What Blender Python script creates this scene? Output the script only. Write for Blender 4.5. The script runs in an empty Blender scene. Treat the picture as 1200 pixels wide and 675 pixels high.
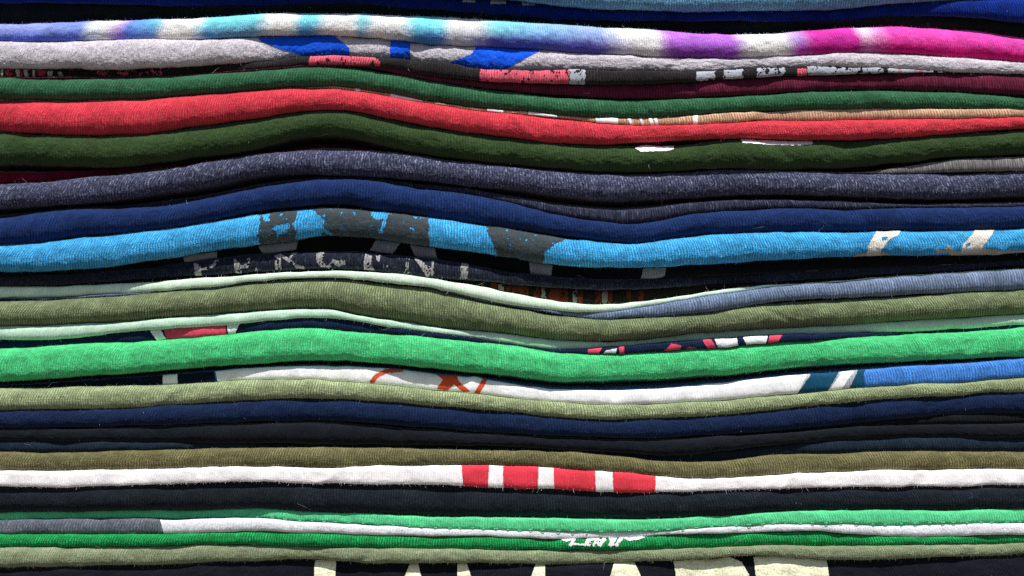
import bpy, math
import numpy as np

# ------------------------------------------------------------------ scale
S = 0.27 / 1200.0            # metres per unit of the stack drawing (1200 units = 27 cm of cloth)
ZB = 742.0                   # drawing height of the table under the stack
DEPTH = 0.21                 # how far the folded shirts reach back
rng = np.random.default_rng(7)
scene = bpy.context.scene
COL = scene.collection

# ------------------------------------------------------------------ noise
def _hash(i, j, seed):
    h = (i.astype(np.int64) * 374761393 + j.astype(np.int64) * 668265263 + seed * 1274126177) & 0x7fffffff
    h = ((h ^ (h >> 13)) * 1274126177) & 0x7fffffff
    h = (h ^ (h >> 16)) & 0xffff
    return h / 65535.0 * 2 - 1

def vnoise(u, v, seed):
    u = np.asarray(u, float); v = np.asarray(v, float)
    u, v = np.broadcast_arrays(u, v)
    i = np.floor(u); j = np.floor(v)
    fu = u - i; fv = v - j
    fu = fu * fu * (3 - 2 * fu); fv = fv * fv * (3 - 2 * fv)
    i = i.astype(np.int64); j = j.astype(np.int64)
    a = _hash(i, j, seed); b = _hash(i + 1, j, seed); c = _hash(i, j + 1, seed); d = _hash(i + 1, j + 1, seed)
    return (a * (1 - fu) + b * fu) * (1 - fv) + (c * (1 - fu) + d * fu) * fv

# ------------------------------------------------------------------ smooth curve through points
def pchip(xs, ys, x):
    xs = np.asarray(xs, float); ys = np.asarray(ys, float)
    if len(xs) == 1: return np.full_like(np.asarray(x, float), ys[0])
    h = np.diff(xs); d = np.diff(ys) / h
    m = np.zeros_like(xs)
    if len(xs) == 2: m[:] = d[0]
    else:
        m[1:-1] = (d[:-1] * h[1:] + d[1:] * h[:-1]) / (h[:-1] + h[1:])
        m[0] = d[0]; m[-1] = d[-1]
    x = np.clip(x, xs[0], xs[-1])
    k = np.clip(np.searchsorted(xs, x) - 1, 0, len(xs) - 2)
    t = (x - xs[k]) / h[k]
    return ((2*t**3 - 3*t**2 + 1) * ys[k] + (t**3 - 2*t**2 + t) * h[k] * m[k]
            + (-2*t**3 + 3*t**2) * ys[k+1] + (t**3 - t**2) * h[k] * m[k+1])

def crv(*tiles):
    """tiles: (x0, y0, [(zx, zy), ...]) read at 3.97 times the drawing size"""
    pts = []
    for x0, y0, lst in tiles:
        for zx, zy in lst: pts.append((x0 + zx / 3.97, y0 + zy / 3.97))
    pts.sort()
    out = []
    for p in pts:
        if out and p[0] - out[-1][0] < 6: out[-1] = ((out[-1][0] + p[0]) / 2, (out[-1][1] + p[1]) / 2)
        else: out.append(p)
    return out

# ------------------------------------------------------------------ materials
def cloth(c):
    l = lin(c); y = 0.2 * l[0] + 0.7 * l[1] + 0.1 * l[2]
    k = 1.0 + 0.38 * min(1.0, max(0.0, (y - 0.015) / 0.05))
    l = [v * 0.95 + y * 0.05 for v in l]
    return tuple(min(0.9, 1 - (1 - v) ** k) for v in l)

def lin(c):
    return tuple(((v / 255.0) / 12.92 if v / 255.0 <= 0.04045 else (((v / 255.0) + 0.055) / 1.055) ** 2.4) for v in c)

class NT:
    def __init__(s, name):
        s.m = bpy.data.materials.new(name); s.m.use_nodes = True
        s.t = s.m.node_tree; s.t.nodes.clear()
    def n(s, typ, **kw):
        nd = s.t.nodes.new(typ)
        for k, v in kw.items(): setattr(nd, k, v)
        return nd
    def put(s, sock, v):
        if isinstance(v, bpy.types.NodeSocket): s.t.links.new(v, sock)
        else: sock.default_value = v
    def math(s, op, a, b=None, c=None):
        nd = s.n('ShaderNodeMath', operation=op)
        s.put(nd.inputs[0], a)
        if b is not None: s.put(nd.inputs[1], b)
        if c is not None: s.put(nd.inputs[2], c)
        return nd.outputs[0]
    def xyz(s, x, y, z=0.0):
        nd = s.n('ShaderNodeCombineXYZ'); s.put(nd.inputs[0], x); s.put(nd.inputs[1], y); s.put(nd.inputs[2], z)
        return nd.outputs[0]
    def noise(s, vec, scale, detail=2.0, rough=0.55):
        nd = s.n('ShaderNodeTexNoise'); s.put(nd.inputs['Vector'], vec)
        nd.inputs['Scale'].default_value = scale; nd.inputs['Detail'].default_value = detail
        nd.inputs['Roughness'].default_value = rough
        return nd.outputs['Fac']
    def remap(s, v, a, b, c=0.0, d=1.0):
        nd = s.n('ShaderNodeMapRange'); s.put(nd.inputs[0], v)
        for k, q in enumerate((a, b, c, d)): nd.inputs[k + 1].default_value = q
        return nd.outputs[0]
    def mix(s, f, a, b):
        nd = s.n('ShaderNodeMix', data_type='RGBA')
        s.put(nd.inputs[0], f); s.put(nd.inputs[6], a); s.put(nd.inputs[7], b)
        return nd.outputs[2]
    def scale(s, col, f):
        nd = s.n('ShaderNodeVectorMath', operation='SCALE'); s.put(nd.inputs[0], col); s.put(nd.inputs['Scale'], f)
        return nd.outputs[0]
    def ramp(s, f, stops, interp='LINEAR'):
        nd = s.n('ShaderNodeValToRGB'); s.put(nd.inputs[0], f)
        nd.color_ramp.interpolation = interp
        el = nd.color_ramp.elements
        while len(el) > 1: el.remove(el[-1])
        el[0].position = stops[0][0]; el[0].color = (*stops[0][1], 1)
        for p, c in stops[1:]:
            e = el.new(p); e.color = (*c, 1)
        return nd.outputs[0]

def fabric(name, rgb, p=0.7, rib=1.0, fleck=None, fleck_amt=0.5, dark=None, fuzz=1.0, dye=None, gain=1.0, print_rgb=None, cracks=0.0, rows=0.55, seed=0, sheen=0.3):
    """jersey knit: wales and courses laid out in the cloth's own UV (millimetres)"""
    b = NT(name)
    p = p * (0.88 + 0.24 * ((seed * 0.618) % 1.0)); rib = rib * (0.62 + 0.4 * ((seed * 0.381 + 0.2) % 1.0))
    uvn = b.n('ShaderNodeUVMap'); uvn.uv_map = 'cloth'
    sp = b.n('ShaderNodeSeparateXYZ'); b.put(sp.inputs[0], uvn.outputs[0])
    u, v = sp.outputs[0], sp.outputs[1]
    uv = b.xyz(b.math('ADD', u, seed * 37.3), v, seed * 1.7)
    wob = b.math('MULTIPLY', b.math('SUBTRACT', b.noise(uv, 0.12, 3.0), 0.5), 2.2)
    wob2 = b.math('MULTIPLY', b.math('SUBTRACT', b.noise(uv, 1.1, 1.0), 0.5), 0.5)
    uu = b.math('ADD', b.math('ADD', u, wob), wob2)
    a = b.math('DIVIDE', uu, p)
    ribv = b.math('MULTIPLY_ADD', b.math('SINE', b.math('MULTIPLY', a, 2 * math.pi)), 0.5, 0.5)
    tri = b.math('PINGPONG', a, 0.5)
    cs = b.math('MULTIPLY_ADD', b.math('SINE', b.math('ADD', b.math('MULTIPLY', v, 2 * math.pi / (p * 0.9)), b.math('MULTIPLY', tri, 7.0))), 0.5, 0.5)
    fine = b.noise(uv, 3.2, 3.0, 0.65)
    pill = b.noise(uv, 1.3, 2.0, 0.6)
    big = b.noise(uv, 0.16, 3.0, 0.6)
    knit = b.math('MULTIPLY', ribv, b.math('MULTIPLY_ADD', cs, 0.6 * rows, 1 - 0.6 * rows))
    # worn areas where the nap hides the wales
    worn = b.remap(b.noise(uv, 0.35, 2.0), 0.35, 0.65, 0.35, 1.0)
    knit = b.math('MULTIPLY', knit, worn)
    h = b.math('ADD', b.math('MULTIPLY', knit, 0.7 * rib), b.math('ADD', b.math('MULTIPLY', fine, 0.75 * fuzz), b.math('MULTIPLY', pill, 0.6 * fuzz)))
    # shade of the grooves between wales painted into the colour, then random tone
    f = b.math('MULTIPLY_ADD', knit, 1.1 * rib, 1 - 0.50 * rib)
    f = b.math('MULTIPLY', f, b.remap(fine, 0.25, 0.75, 1 - 0.26 * fuzz, 1 + 0.26 * fuzz))
    f = b.math('MULTIPLY', f, b.remap(pill, 0.25, 0.75, 1 - 0.16 * fuzz, 1 + 0.16 * fuzz))
    f = b.math('MULTIPLY', f, b.remap(big, 0.3, 0.7, 0.84, 1.16))
    f = b.math('MULTIPLY', f, gain)
    if dye:
        du = b.math('ADD', u, b.math('MULTIPLY', b.math('SUBTRACT', b.noise(uv, 0.25, 3.0), 0.5), 3.0))
        du = b.math('ADD', du, b.math('MULTIPLY', b.math('SUBTRACT', b.noise(uv, 2.2, 3.0, 0.7), 0.5), 4.5))
        t = b.math('DIVIDE', du, 270.0)
        half = b.math('GREATER_THAN', t, 735 / 1200.0)
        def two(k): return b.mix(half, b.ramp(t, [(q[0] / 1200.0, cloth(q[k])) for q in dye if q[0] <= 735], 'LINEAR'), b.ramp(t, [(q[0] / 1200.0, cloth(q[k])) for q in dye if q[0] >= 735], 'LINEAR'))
        top = two(1); bot = two(2)  # bot: deeper dye, with the shade under the roll painted in
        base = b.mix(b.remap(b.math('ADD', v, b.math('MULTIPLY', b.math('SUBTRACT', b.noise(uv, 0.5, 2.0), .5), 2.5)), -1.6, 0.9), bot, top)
    else:
        base = b.n('ShaderNodeRGB'); base.outputs[0].default_value = (*cloth(rgb), 1); base = base.outputs[0]
    if fleck:
        st = b.xyz(b.math('MULTIPLY', uu, 2.4), b.math('MULTIPLY', v, 0.9), 3.3)
        fl = b.remap(b.noise(st, 1.0, 3.0, 0.7), 0.5, 0.72, 0.0, 1.0)
        base = b.mix(b.math('MULTIPLY', fl, fleck_amt), base, (*cloth(fleck), 1))
        if dark:
            st2 = b.xyz(b.math('MULTIPLY', uu, 2.0), b.math('MULTIPLY', v, 1.1), 9.1)
            fd = b.remap(b.noise(st2, 1.0, 3.0, 0.7), 0.5, 0.7, 0.0, 1.0)
            base = b.mix(b.math('MULTIPLY', fd, fleck_amt), base, (*lin(dark), 1))
    if cracks:
        ck = b.noise(b.xyz(b.math('MULTIPLY', uu, 1.0), b.math('MULTIPLY', v, 0.22), 1.0), 1.1, 3.0, 0.6)
        ckf = b.remap(b.math('ABSOLUTE', b.math('SUBTRACT', ck, 0.5)), 0.0, 0.025, 1.0, 0.0)
        base = b.mix(b.math('MULTIPLY', ckf, cracks), base, (0.22, 0.2, 0.16, 1))
    col = b.scale(base, f)
    bs = b.n('ShaderNodeBsdfPrincipled')
    b.put(bs.inputs['Base Color'], col)
    bs.inputs['Roughness'].default_value = 0.95
    bs.inputs['Specular IOR Level'].default_value = 0.06
    bs.inputs['Sheen Weight'].default_value = sheen; bs.inputs['Sheen Roughness'].default_value = 0.45
    tint = b.mix(0.5, col, (1, 1, 1, 1)); b.put(bs.inputs['Sheen Tint'], tint)
    bp = b.n('ShaderNodeBump'); bp.inputs['Strength'].default_value = 0.85; bp.inputs['Distance'].default_value = 0.00024
    b.put(bp.inputs['Height'], h); b.put(bs.inputs['Normal'], bp.outputs[0])
    out = b.n('ShaderNodeOutputMaterial'); b.put(out.inputs[0], bs.outputs[0])
    return b.m

def ink(name, rgb, cracks=0.0, knit=0.4, fuzz=0.35, seed=0, gain=1.0):
    """plastisol print: the knit shows through softly"""
    return fabric(name, rgb, rib=knit, gain=gain, fuzz=fuzz, cracks=cracks, seed=seed, rows=0.4)

# ------------------------------------------------------------------ shirts
crng = np.random.default_rng(41)
class Shirt: pass
SH = []
def shirt(label, mat, T=None, B=None, front=0.0, r=1.0, q=0.88, lump=0.32, fuzz=1.0, pale=0, sk=1.0):
    L = Shirt(); L.label = label; L.mat = mat; L.T = T; L.B = B; L.front = front; L.r = r; L.q = q
    L.lump = lump; L.fuzz = fuzz; L.k = len(SH); L.prints = []; L.pale = pale; L.sk = sk
    L.creases = [(crng.uniform(-40, 1240), crng.uniform(-1.6, 1.6), crng.uniform(5, 22), crng.choice([-1, -1, 1]) * crng.uniform(0.4, 1.4)) for _ in range(6)]
    SH.append(L); return L

NX = 2.0
GX = np.arange(-84.0, 1284.01, NX)

def finish_layout():
    n = len(SH)
    x = GX
    for L in SH:
        L.x0 = -48 - 26 * abs(float(vnoise(L.k * 1.37, 0.5, 3))); L.x1 = 1248 + 26 * abs(float(vnoise(L.k * 1.91, 7.5, 5)))
        w1 = 0.45 * vnoise(x / 14.0, L.k, 11) + 0.7 * vnoise(x / 47.0, L.k, 12)
        w2 = 0.45 * vnoise(x / 13.0, L.k, 13) + 0.7 * vnoise(x / 43.0, L.k, 14)
        L.tg = None if L.T is None else pchip(*zip(*L.T), x) + w1
        L.bg = None if L.B is None else pchip(*zip(*L.B), x) + w2
    for i, L in enumerate(SH):
        if L.tg is None:
            j = i - 1
            L.tg = SH[j].bg + 0.15
        if L.bg is None:
            j = i + 1
            while SH[j].tg is None: j += 1
            L.bg = SH[j].tg - 0.15
        c = (L.tg + L.bg) / 2; hh = np.maximum((L.bg - L.tg) / 2, 0.35)
        L.tg = c - hh; L.bg = c + hh
    for a, b in zip(SH[:-1], SH[1:]):      # fabrics touch but do not pass through each other
        ov = np.maximum(a.bg - b.tg, 0)
        ha = (a.bg - a.tg); hb = (b.bg - b.tg)
        wa = np.where(ha > hb, 0.15, 0.85)
        a.bg = np.maximum(a.bg - ov * wa - 0.1, a.tg + 0.5); b.tg = np.minimum(b.tg + ov * (1 - wa) + 0.1, b.bg - 0.5)
    for i, L in enumerate(SH):             # toward the back the layers settle onto each other
        L.tb = (L.tg + SH[i - 1].bg) / 2 if i else L.tg
        L.bb = (L.bg + SH[i + 1].tg) / 2 if i < n - 1 else np.full_like(L.bg, ZB)
        if isinstance(L.front, (int, float)): fr = np.full_like(x, float(L.front))
        else: fr = pchip(*zip(*L.front), x)
        L.fg = fr * 0.001 + 0.0006 * vnoise(x / 170.0, L.k, 21) + 0.00034 * vnoise(x / 40.0, L.k, 22)
        L.hmean = float(np.mean((L.bg - L.tg) / 2))

def gat(L, g, x): return np.interp(x, GX, g)

def surf(L, x, ph, off=0.0):
    """point of shirt L's folded edge at drawing position x, profile angle ph (+90 top, 0 front, -90 bottom)"""
    T = gat(L, L.tg, x); B = gat(L, L.bg, x); f = gat(L, L.fg, x)
    c = (T + B) / 2; h = (B - T) / 2
    e0 = np.clip((x - L.x0) / 26.0, 0, 1); e1 = np.clip((L.x1 - x) / 26.0, 0, 1)
    e = np.sqrt(np.maximum(1 - (1 - e0) ** 2, 0)) * np.sqrt(np.maximum(1 - (1 - e1) ** 2, 0))
    e = np.maximum(e, 0.02)
    h = h * e
    r = np.minimum(L.r * h * S, 0.0042)
    sn = np.sin(ph); cn = np.maximum(np.cos(ph), 0)
    y = -f + r * (1 - cn ** L.q) + (1 - e) * 0.012
    z = -c * S + h * S * np.sign(sn) * np.abs(sn) ** L.q
    arc = 1.25 * L.hmean * ph
    d = (0.55 * vnoise(x / 23.0, arc / 15.0, L.k * 7 + 31) + 0.36 * vnoise(x / 9.0, arc / 7.0, L.k * 7 + 32) + 0.26 * vnoise(x / 4.3, arc / 4.0, L.k * 7 + 33) + 0.24 * min(1.0, L.fuzz) * vnoise(x / 2.1, arc / 1.9, L.k * 7 + 34)) * L.lump * S * 2.2
    for x0, sl, sg, am in L.creases:          # small pinches and dents pressed into the fold
        d = d + am * S * np.exp(-((x - x0 - sl * arc) / sg) ** 2)
    d = d * np.clip(h / 5.0, 0.25, 1.0) + off
    y = y - d * cn
    z = z + d * sn * 0.8
    return np.stack([(np.asarray(x) - 600) * S * np.ones_like(ph), y, z + ZB * S], -1)

def uvof(L, x, ph):
    v = 1.25 * L.hmean * S * 1000 * ph
    skew = np.clip(0.55 * (1 - np.asarray(x) / 560.0), -0.38, 0.5) * L.sk
    return np.stack([np.asarray(x) * S * 1000 - skew * np.maximum(v, -0.3), v + 40.0 * 0], -1)

def mesh_from(name, V, F, UV, mats, midx=None, smooth=True):
    """V verts, F list of arrays (quads / tris), UV per vertex"""
    me = bpy.data.meshes.new(name)
    V = np.asarray(V, np.float32); nl = sum(f.size for f in F); npoly = sum(len(f) for f in F)
    me.vertices.add(len(V)); me.vertices.foreach_set('co', V.ravel())
    li = np.concatenate([f.ravel() for f in F]).astype(np.int32)
    tot = np.concatenate([np.full(len(f), f.shape[1]) for f in F]); st = np.concatenate([[0], np.cumsum(tot)[:-1]])
    me.loops.add(nl); me.loops.foreach_set('vertex_index', li)
    me.polygons.add(npoly); me.polygons.foreach_set('loop_start', st.astype(np.int32))
    me.polygons.foreach_set('use_smooth', np.full(npoly, smooth))
    if midx is not None: me.polygons.foreach_set('material_index', midx.astype(np.int32))
    uvl = me.uv_layers.new(name='cloth'); uvl.data.foreach_set('uv', np.asarray(UV, np.float32)[li].ravel())
    for m in mats: me.materials.append(m)
    me.update(); me.validate()
    return me

def build_body(L):
    fat = L.hmean > 5.5
    step = 1.0 if fat else 1.6
    x = np.concatenate([np.arange(L.x0, -6, 3.0), np.arange(-6, 1206, step), np.arange(1206, L.x1, 3.0), [L.x1]])
    nr = int(np.clip(L.hmean * 3.4, 18, 52))
    wv = np.linspace(1, -1, nr); PHI = 0.65 * np.arcsin(wv) + 0.35 * wv * math.pi / 2
    X, P = np.meshgrid(x, PHI, indexing='ij')
    front = surf(L, X, P); uvf = uvof(L, X, P)
    rows = [front]; uvs = [uvf]
    tb = gat(L, L.tb, x); bb = gat(L, L.bb, x)
    def back(edge, target, sgn):
        for k, (dy, mixv) in enumerate(((0.0012, 0.1), (0.005, 0.45), (0.014, 1.0), (DEPTH, 1.0))):
            p = front[:, edge].copy()
            if dy == DEPTH: p[:, 1] = DEPTH
            else: p[:, 1] += dy
            zt = (ZB - target) * S - sgn * 0.00002
            e = np.clip(np.minimum(x - L.x0, L.x1 - x) / 30.0, 0, 1)
            p[:, 2] = p[:, 2] * (1 - mixv * e) + zt * mixv * e
            u = uvf[:, edge].copy(); u[:, 1] += sgn * dy * 1000
            yield p[:, None], u[:, None]
    tops = list(back(0, tb, 1)); bots = list(back(-1, bb, -1))
    G = np.concatenate([t[0] for t in tops[::-1]] + [front] + [t[0] for t in bots], 1)
    U = np.concatenate([t[1] for t in tops[::-1]] + [uvf] + [t[1] for t in bots], 1)
    nx, nr = G.shape[:2]
    idx = np.arange(nx * nr).reshape(nx, nr)
    q = np.stack([idx[:-1, :-1], idx[:-1, 1:], idx[1:, 1:], idx[1:, :-1]], -1).reshape(-1, 4)
    bk = np.stack([idx[:-1, -1], idx[:-1, 0], idx[1:, 0], idx[1:, -1]], -1).reshape(-1, 4)      # back wall
    V = G.reshape(-1, 3); UV = U.reshape(-1, 2)
    # loose fibres of the nap, rooted in the cloth
    N = int(6000 * L.fuzz * min(1.0, 0.25 + L.hmean / 12.0))
    fx = rng.uniform(-40, 1240, N); fp = np.radians(rng.uniform(-88, 88, N))
    w = rng.random(N) < 0.45
    fp = np.where(w, np.sign(fp) * np.radians(rng.uniform(55, 90, N)), fp)
    p0 = surf(L, fx, fp)
    nrm = np.stack([np.zeros(N), -np.cos(fp), np.sin(fp)], -1)
    ln = np.minimum(np.exp(rng.normal(0.75, 0.5, N)), 7.0) * S
    lng = rng.random(N) < 0.0010
    ln = np.where(lng, rng.uniform(12, 30, N) * S, ln)
    rd = rng.normal(0, 1, (N, 3)); rd[:, 2] *= 0.7
    d1 = nrm * rng.uniform(0.25, 0.9, (N, 1)) + rd * 0.55
    d1 = np.where(lng[:, None], nrm * 0.12 + rd * np.array([1, .15, .6]), d1)
    d1 /= np.linalg.norm(d1, axis=1, keepdims=True)
    d2 = d1 + rng.normal(0, 0.55, (N, 3)) * np.array([1, 0.6, 1]); d2 /= np.linalg.norm(d2, axis=1, keepdims=True)
    wd = np.cross(d1, np.array([0, 1, 0]) + rng.normal(0, 0.35, (N, 3))); wd /= np.linalg.norm(wd, axis=1, keepdims=True) + 1e-9
    wd *= (rng.uniform(0.05, 0.10, N) * S)[:, None]
    wd = np.where(lng[:, None], wd * 0.65, wd)
    a0 = p0 - nrm * 0.00003
    m = a0 + d1 * ln[:, None] * 0.5; t = m + d2 * ln[:, None] * 0.5
    FV = np.stack([a0 - wd, a0 + wd, m - wd * 0.8, m + wd * 0.8, t], 1).reshape(-1, 3)
    fu = uvof(L, fx, fp) + rng.normal(0, 0.3, (N, 2))
    FU = np.repeat(fu, 5, 0)
    o = len(V) + np.arange(N) * 5
    fq = np.stack([o, o + 1, o + 3, o + 2], -1); ft = np.stack([o + 2, o + 3, o + 4], -1)
    pm = (rng.random(N) < (0.004 + 0.012 * L.pale)) | (lng & (rng.random(N) < 0.7))
    mi = np.concatenate([np.zeros(len(q) + len(bk)), pm, pm])
    me = mesh_from('folded_shirt', np.concatenate([V, FV]), [q, bk, fq, ft], np.concatenate([UV, FU]), [L.mat, LINT], mi)
    return me

def inpoly(px, py, poly):
    c = np.zeros(px.shape, bool); n = len(poly)
    for i in range(n):
        x1, y1 = poly[i]; x2, y2 = poly[(i + 1) % n]
        if y1 == y2: continue
        k = ((y1 > py) != (y2 > py)) & (px < (x2 - x1) * (py - y1) / (y2 - y1) + x1)
        c ^= k
    return c

def build_print(L, polys, mat, holes=(), warp=0.5, distress=0.0, off=0.00012, seed=0, grow=0.0):
    allp = np.array([p for poly in polys for p in poly])
    xa, xb = allp[:, 0].min() - 2, allp[:, 0].max() + 2
    x = np.arange(xa, xb, 0.55)
    wv = np.linspace(-0.985, 0.985, int(max(14, L.hmean * 2 / 0.5)))
    ph = np.arcsin(np.sign(wv) * np.abs(wv) ** (1 / L.q))
    X, P = np.meshgrid(x, ph, indexing='ij')
    _, W = np.meshgrid(x, wv, indexing='ij')
    T = gat(L, L.tg, X); B = gat(L, L.bg, X)
    py = (T + B) / 2 - W * (B - T) / 2
    wx = X + warp * (vnoise(X / 3.1, py / 2.6, 77 + seed) + 0.6 * vnoise(X / 1.3, py / 1.2, 78 + seed))
    wy = py + warp * (vnoise(X / 3.3, py / 2.5, 79 + seed) + 0.6 * vnoise(X / 1.4, py / 1.2, 80 + seed))
    m = np.zeros(X.shape, bool)
    for p in polys: m |= inpoly(wx, wy, p)
    for p in holes: m &= ~inpoly(wx, wy, p)
    if distress:
        nz = 0.6 * vnoise(X / 2.2, py / 1.9, 81 + seed) + 0.5 * vnoise(X / 6.0, py / 5.0, 82 + seed) + 0.3 * vnoise(X / 1.1, py / 1.1, 83 + seed)
        m &= nz > (distress - 0.5) * 1.6
    cm = m[:-1, :-1] & m[1:, 1:]
    if not cm.any(): return None
    V = surf(L, X, P, off).reshape(-1, 3); UV = uvof(L, X, P).reshape(-1, 2)
    idx = np.arange(X.size).reshape(X.shape)
    q = np.stack([idx[:-1, :-1], idx[1:, :-1], idx[1:, 1:], idx[:-1, 1:]], -1)[cm]
    q = q[:, ::-1]
    us, inv = np.unique(q, return_inverse=True)
    return mesh_from('print', V[us], [inv.reshape(-1, 4)], UV[us], [mat])

def pr(L, polys, mat, name='print', label=None, one=False, **kw):
    if one or name != 'print': L.prints.append((polys, mat, name, label, kw))
    else:
        for p in polys: L.prints.append(([p], mat, name, label, kw))
def tp(x0, y0, k, *polys): return [[(x0 + a / k, y0 + b / k) for a, b in p] for p in polys]
def box(a, b, c, d): return [(a, b), (c, b), (c, d), (a, d)]
def stroke(pts, w):
    out = []
    for (x1, y1), (x2, y2) in zip(pts[:-1], pts[1:]):
        dx, dy = x2 - x1, y2 - y1; l = math.hypot(dx, dy); nx, ny = -dy / l * w / 2, dx / l * w / 2
        ex, ey = dx / l * w * .2, dy / l * w * .2
        out.append([(x1 + nx - ex, y1 + ny - ey), (x2 + nx + ex, y2 + ny + ey), (x2 - nx + ex, y2 - ny + ey), (x1 - nx - ex, y1 - ny - ey)])
    return out

LINT = fabric('pale_lint', (205, 205, 195), rib=0.0, fuzz=0.2)
# ------------------------------------------------------------------ cloths
def A(i, *l): return ((i - 1) * 300, 0, l)
def Bt(i, *l): return ((i - 1) * 300, 170, l)
def Ct(i, *l): return ((i - 1) * 300, 340, l)
def D(i, *l): return ((i - 1) * 300, 505, l)

blue_ink = ink('royal_blue_ink', (0, 78, 222), seed=1, knit=0.12, fuzz=0.2)
pink_ink = ink('coral_pink_ink', (220, 84, 102), seed=2, knit=0.8, fuzz=0.7)
silver_ink = ink('silver_grey_ink', (156, 160, 170), seed=3, knit=0.2, fuzz=0.6)
white_ink = ink('white_ink', (242, 240, 234), seed=4, knit=.2, fuzz=.25, gain=1.15)
char_ink = ink('charcoal_ink', (58, 66, 70), seed=5, knit=0.5, fuzz=0.9)
beige_ink = ink('beige_ink', (160, 150, 130), seed=6)
bone_ink = ink('bone_ink', (222, 216, 204), seed=7, knit=0.5, cracks=0.5)
worn_ink = ink('worn_grey_ink', (150, 148, 148), seed=8, knit=0.8, fuzz=1.0)
red_ink = ink('red_ink', (226, 50, 66), seed=9, knit=0.25, fuzz=0.4)
crim_ink = ink('crimson_ink', (226, 66, 92), seed=10)
orange_ink = ink('rust_orange_ink', (76, 30, 13), seed=11)
tomato_ink = ink('tomato_ink', (216, 74, 40), seed=12, knit=0.2)
teal_ink = ink('deep_teal_ink', (18, 72, 100), seed=13, knit=0.5, fuzz=0.6)
cream_ink = ink('cream_ink', (240, 236, 186), seed=14, knit=0.15, fuzz=0.2, cracks=0.7, gain=1.1)
wine_ink = ink('dark_red_ink', (150, 40, 55), seed=15)

# 1 steel blue heather on top
L = shirt('steel blue heather shirt at the very top of the stack, sagging at the right', fabric('steel_blue_heather', (92, 150, 192), fleck=(150, 190, 215), fleck_amt=.5, dark=(45, 95, 135), seed=1),
  T=[(-84, -46), (300, -40), (700, -22), (900, -21), (1200, -30), (1284, -32)],
  B=[(-84, -16), (0, -14), (300, -11), (520, -6), (610, 0), (675, 7.5), (750, 11), (825, 12.5), (900, 12), (975, 10), (1015, 6.5), (1075, 2.5), (1150, 0), (1284, -2)], front=2.2, r=.8)
# 2 royal navy
L = shirt('deep royal blue shirt in shadow, second from the top, lit at its right end', fabric('royal_navy', (10, 42, 130), seed=2),
  T=None, B=crv((-84, 0, [(0, 2)]), A(1, (0, 6), (540, 10), (800, 22), (1191, 28)), A(2, (0, 20), (480, 10), (600, 20), (900, 45), (1191, 65)), A(3, (0, 70), (300, 85), (600, 90), (900, 90), (1191, 92)), A(4, (0, 95), (300, 95), (600, 76), (900, 80), (1191, 105)), (1284, 0, [(0, 112)])),
  front=[(-84, -4), (800, -3.5), (1050, -1.5), (1130, 1.2), (1284, 1.6)], r=.7)
pr(L, tp(300, 0, 3.97, box(960, -20, 1020, 6), box(1090, -20, 1165, 14)) + tp(600, 0, 3.97, box(45, -20, 110, 20)), silver_ink, label='grey printed letter edges on dark blue', warp=.25)
# 3 black
L = shirt('black shirt deep in the gap above the tie-dyed roll', fabric('black_green', (28, 33, 33), seed=3),
  T=None, B=None, front=[(-84, -6), (400, -4.5), (900, -5), (1120, -1.5), (1284, -1)], r=.7)
# 4 tie dye; each band's second colour also holds painted underside shade
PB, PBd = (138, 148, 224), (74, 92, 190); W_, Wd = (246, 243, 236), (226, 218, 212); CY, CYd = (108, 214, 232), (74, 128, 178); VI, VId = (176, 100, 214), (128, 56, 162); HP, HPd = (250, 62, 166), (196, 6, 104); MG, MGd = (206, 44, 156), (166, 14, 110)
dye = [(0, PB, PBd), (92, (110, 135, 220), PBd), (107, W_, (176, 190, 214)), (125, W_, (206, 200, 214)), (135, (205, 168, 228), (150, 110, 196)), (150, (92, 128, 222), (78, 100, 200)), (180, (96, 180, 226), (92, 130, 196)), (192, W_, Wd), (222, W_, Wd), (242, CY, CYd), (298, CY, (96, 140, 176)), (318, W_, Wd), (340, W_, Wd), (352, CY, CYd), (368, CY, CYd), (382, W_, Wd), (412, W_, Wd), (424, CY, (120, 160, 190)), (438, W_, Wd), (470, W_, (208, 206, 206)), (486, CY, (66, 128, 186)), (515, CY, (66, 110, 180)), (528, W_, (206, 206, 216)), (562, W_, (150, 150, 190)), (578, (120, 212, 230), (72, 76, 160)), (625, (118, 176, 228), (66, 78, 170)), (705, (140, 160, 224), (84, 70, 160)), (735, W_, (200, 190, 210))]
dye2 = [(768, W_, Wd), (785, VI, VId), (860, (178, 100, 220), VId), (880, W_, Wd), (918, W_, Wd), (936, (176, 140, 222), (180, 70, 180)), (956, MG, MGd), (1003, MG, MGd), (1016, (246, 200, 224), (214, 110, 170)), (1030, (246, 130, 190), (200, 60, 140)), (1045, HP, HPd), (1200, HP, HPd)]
full = dye + dye2
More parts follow.
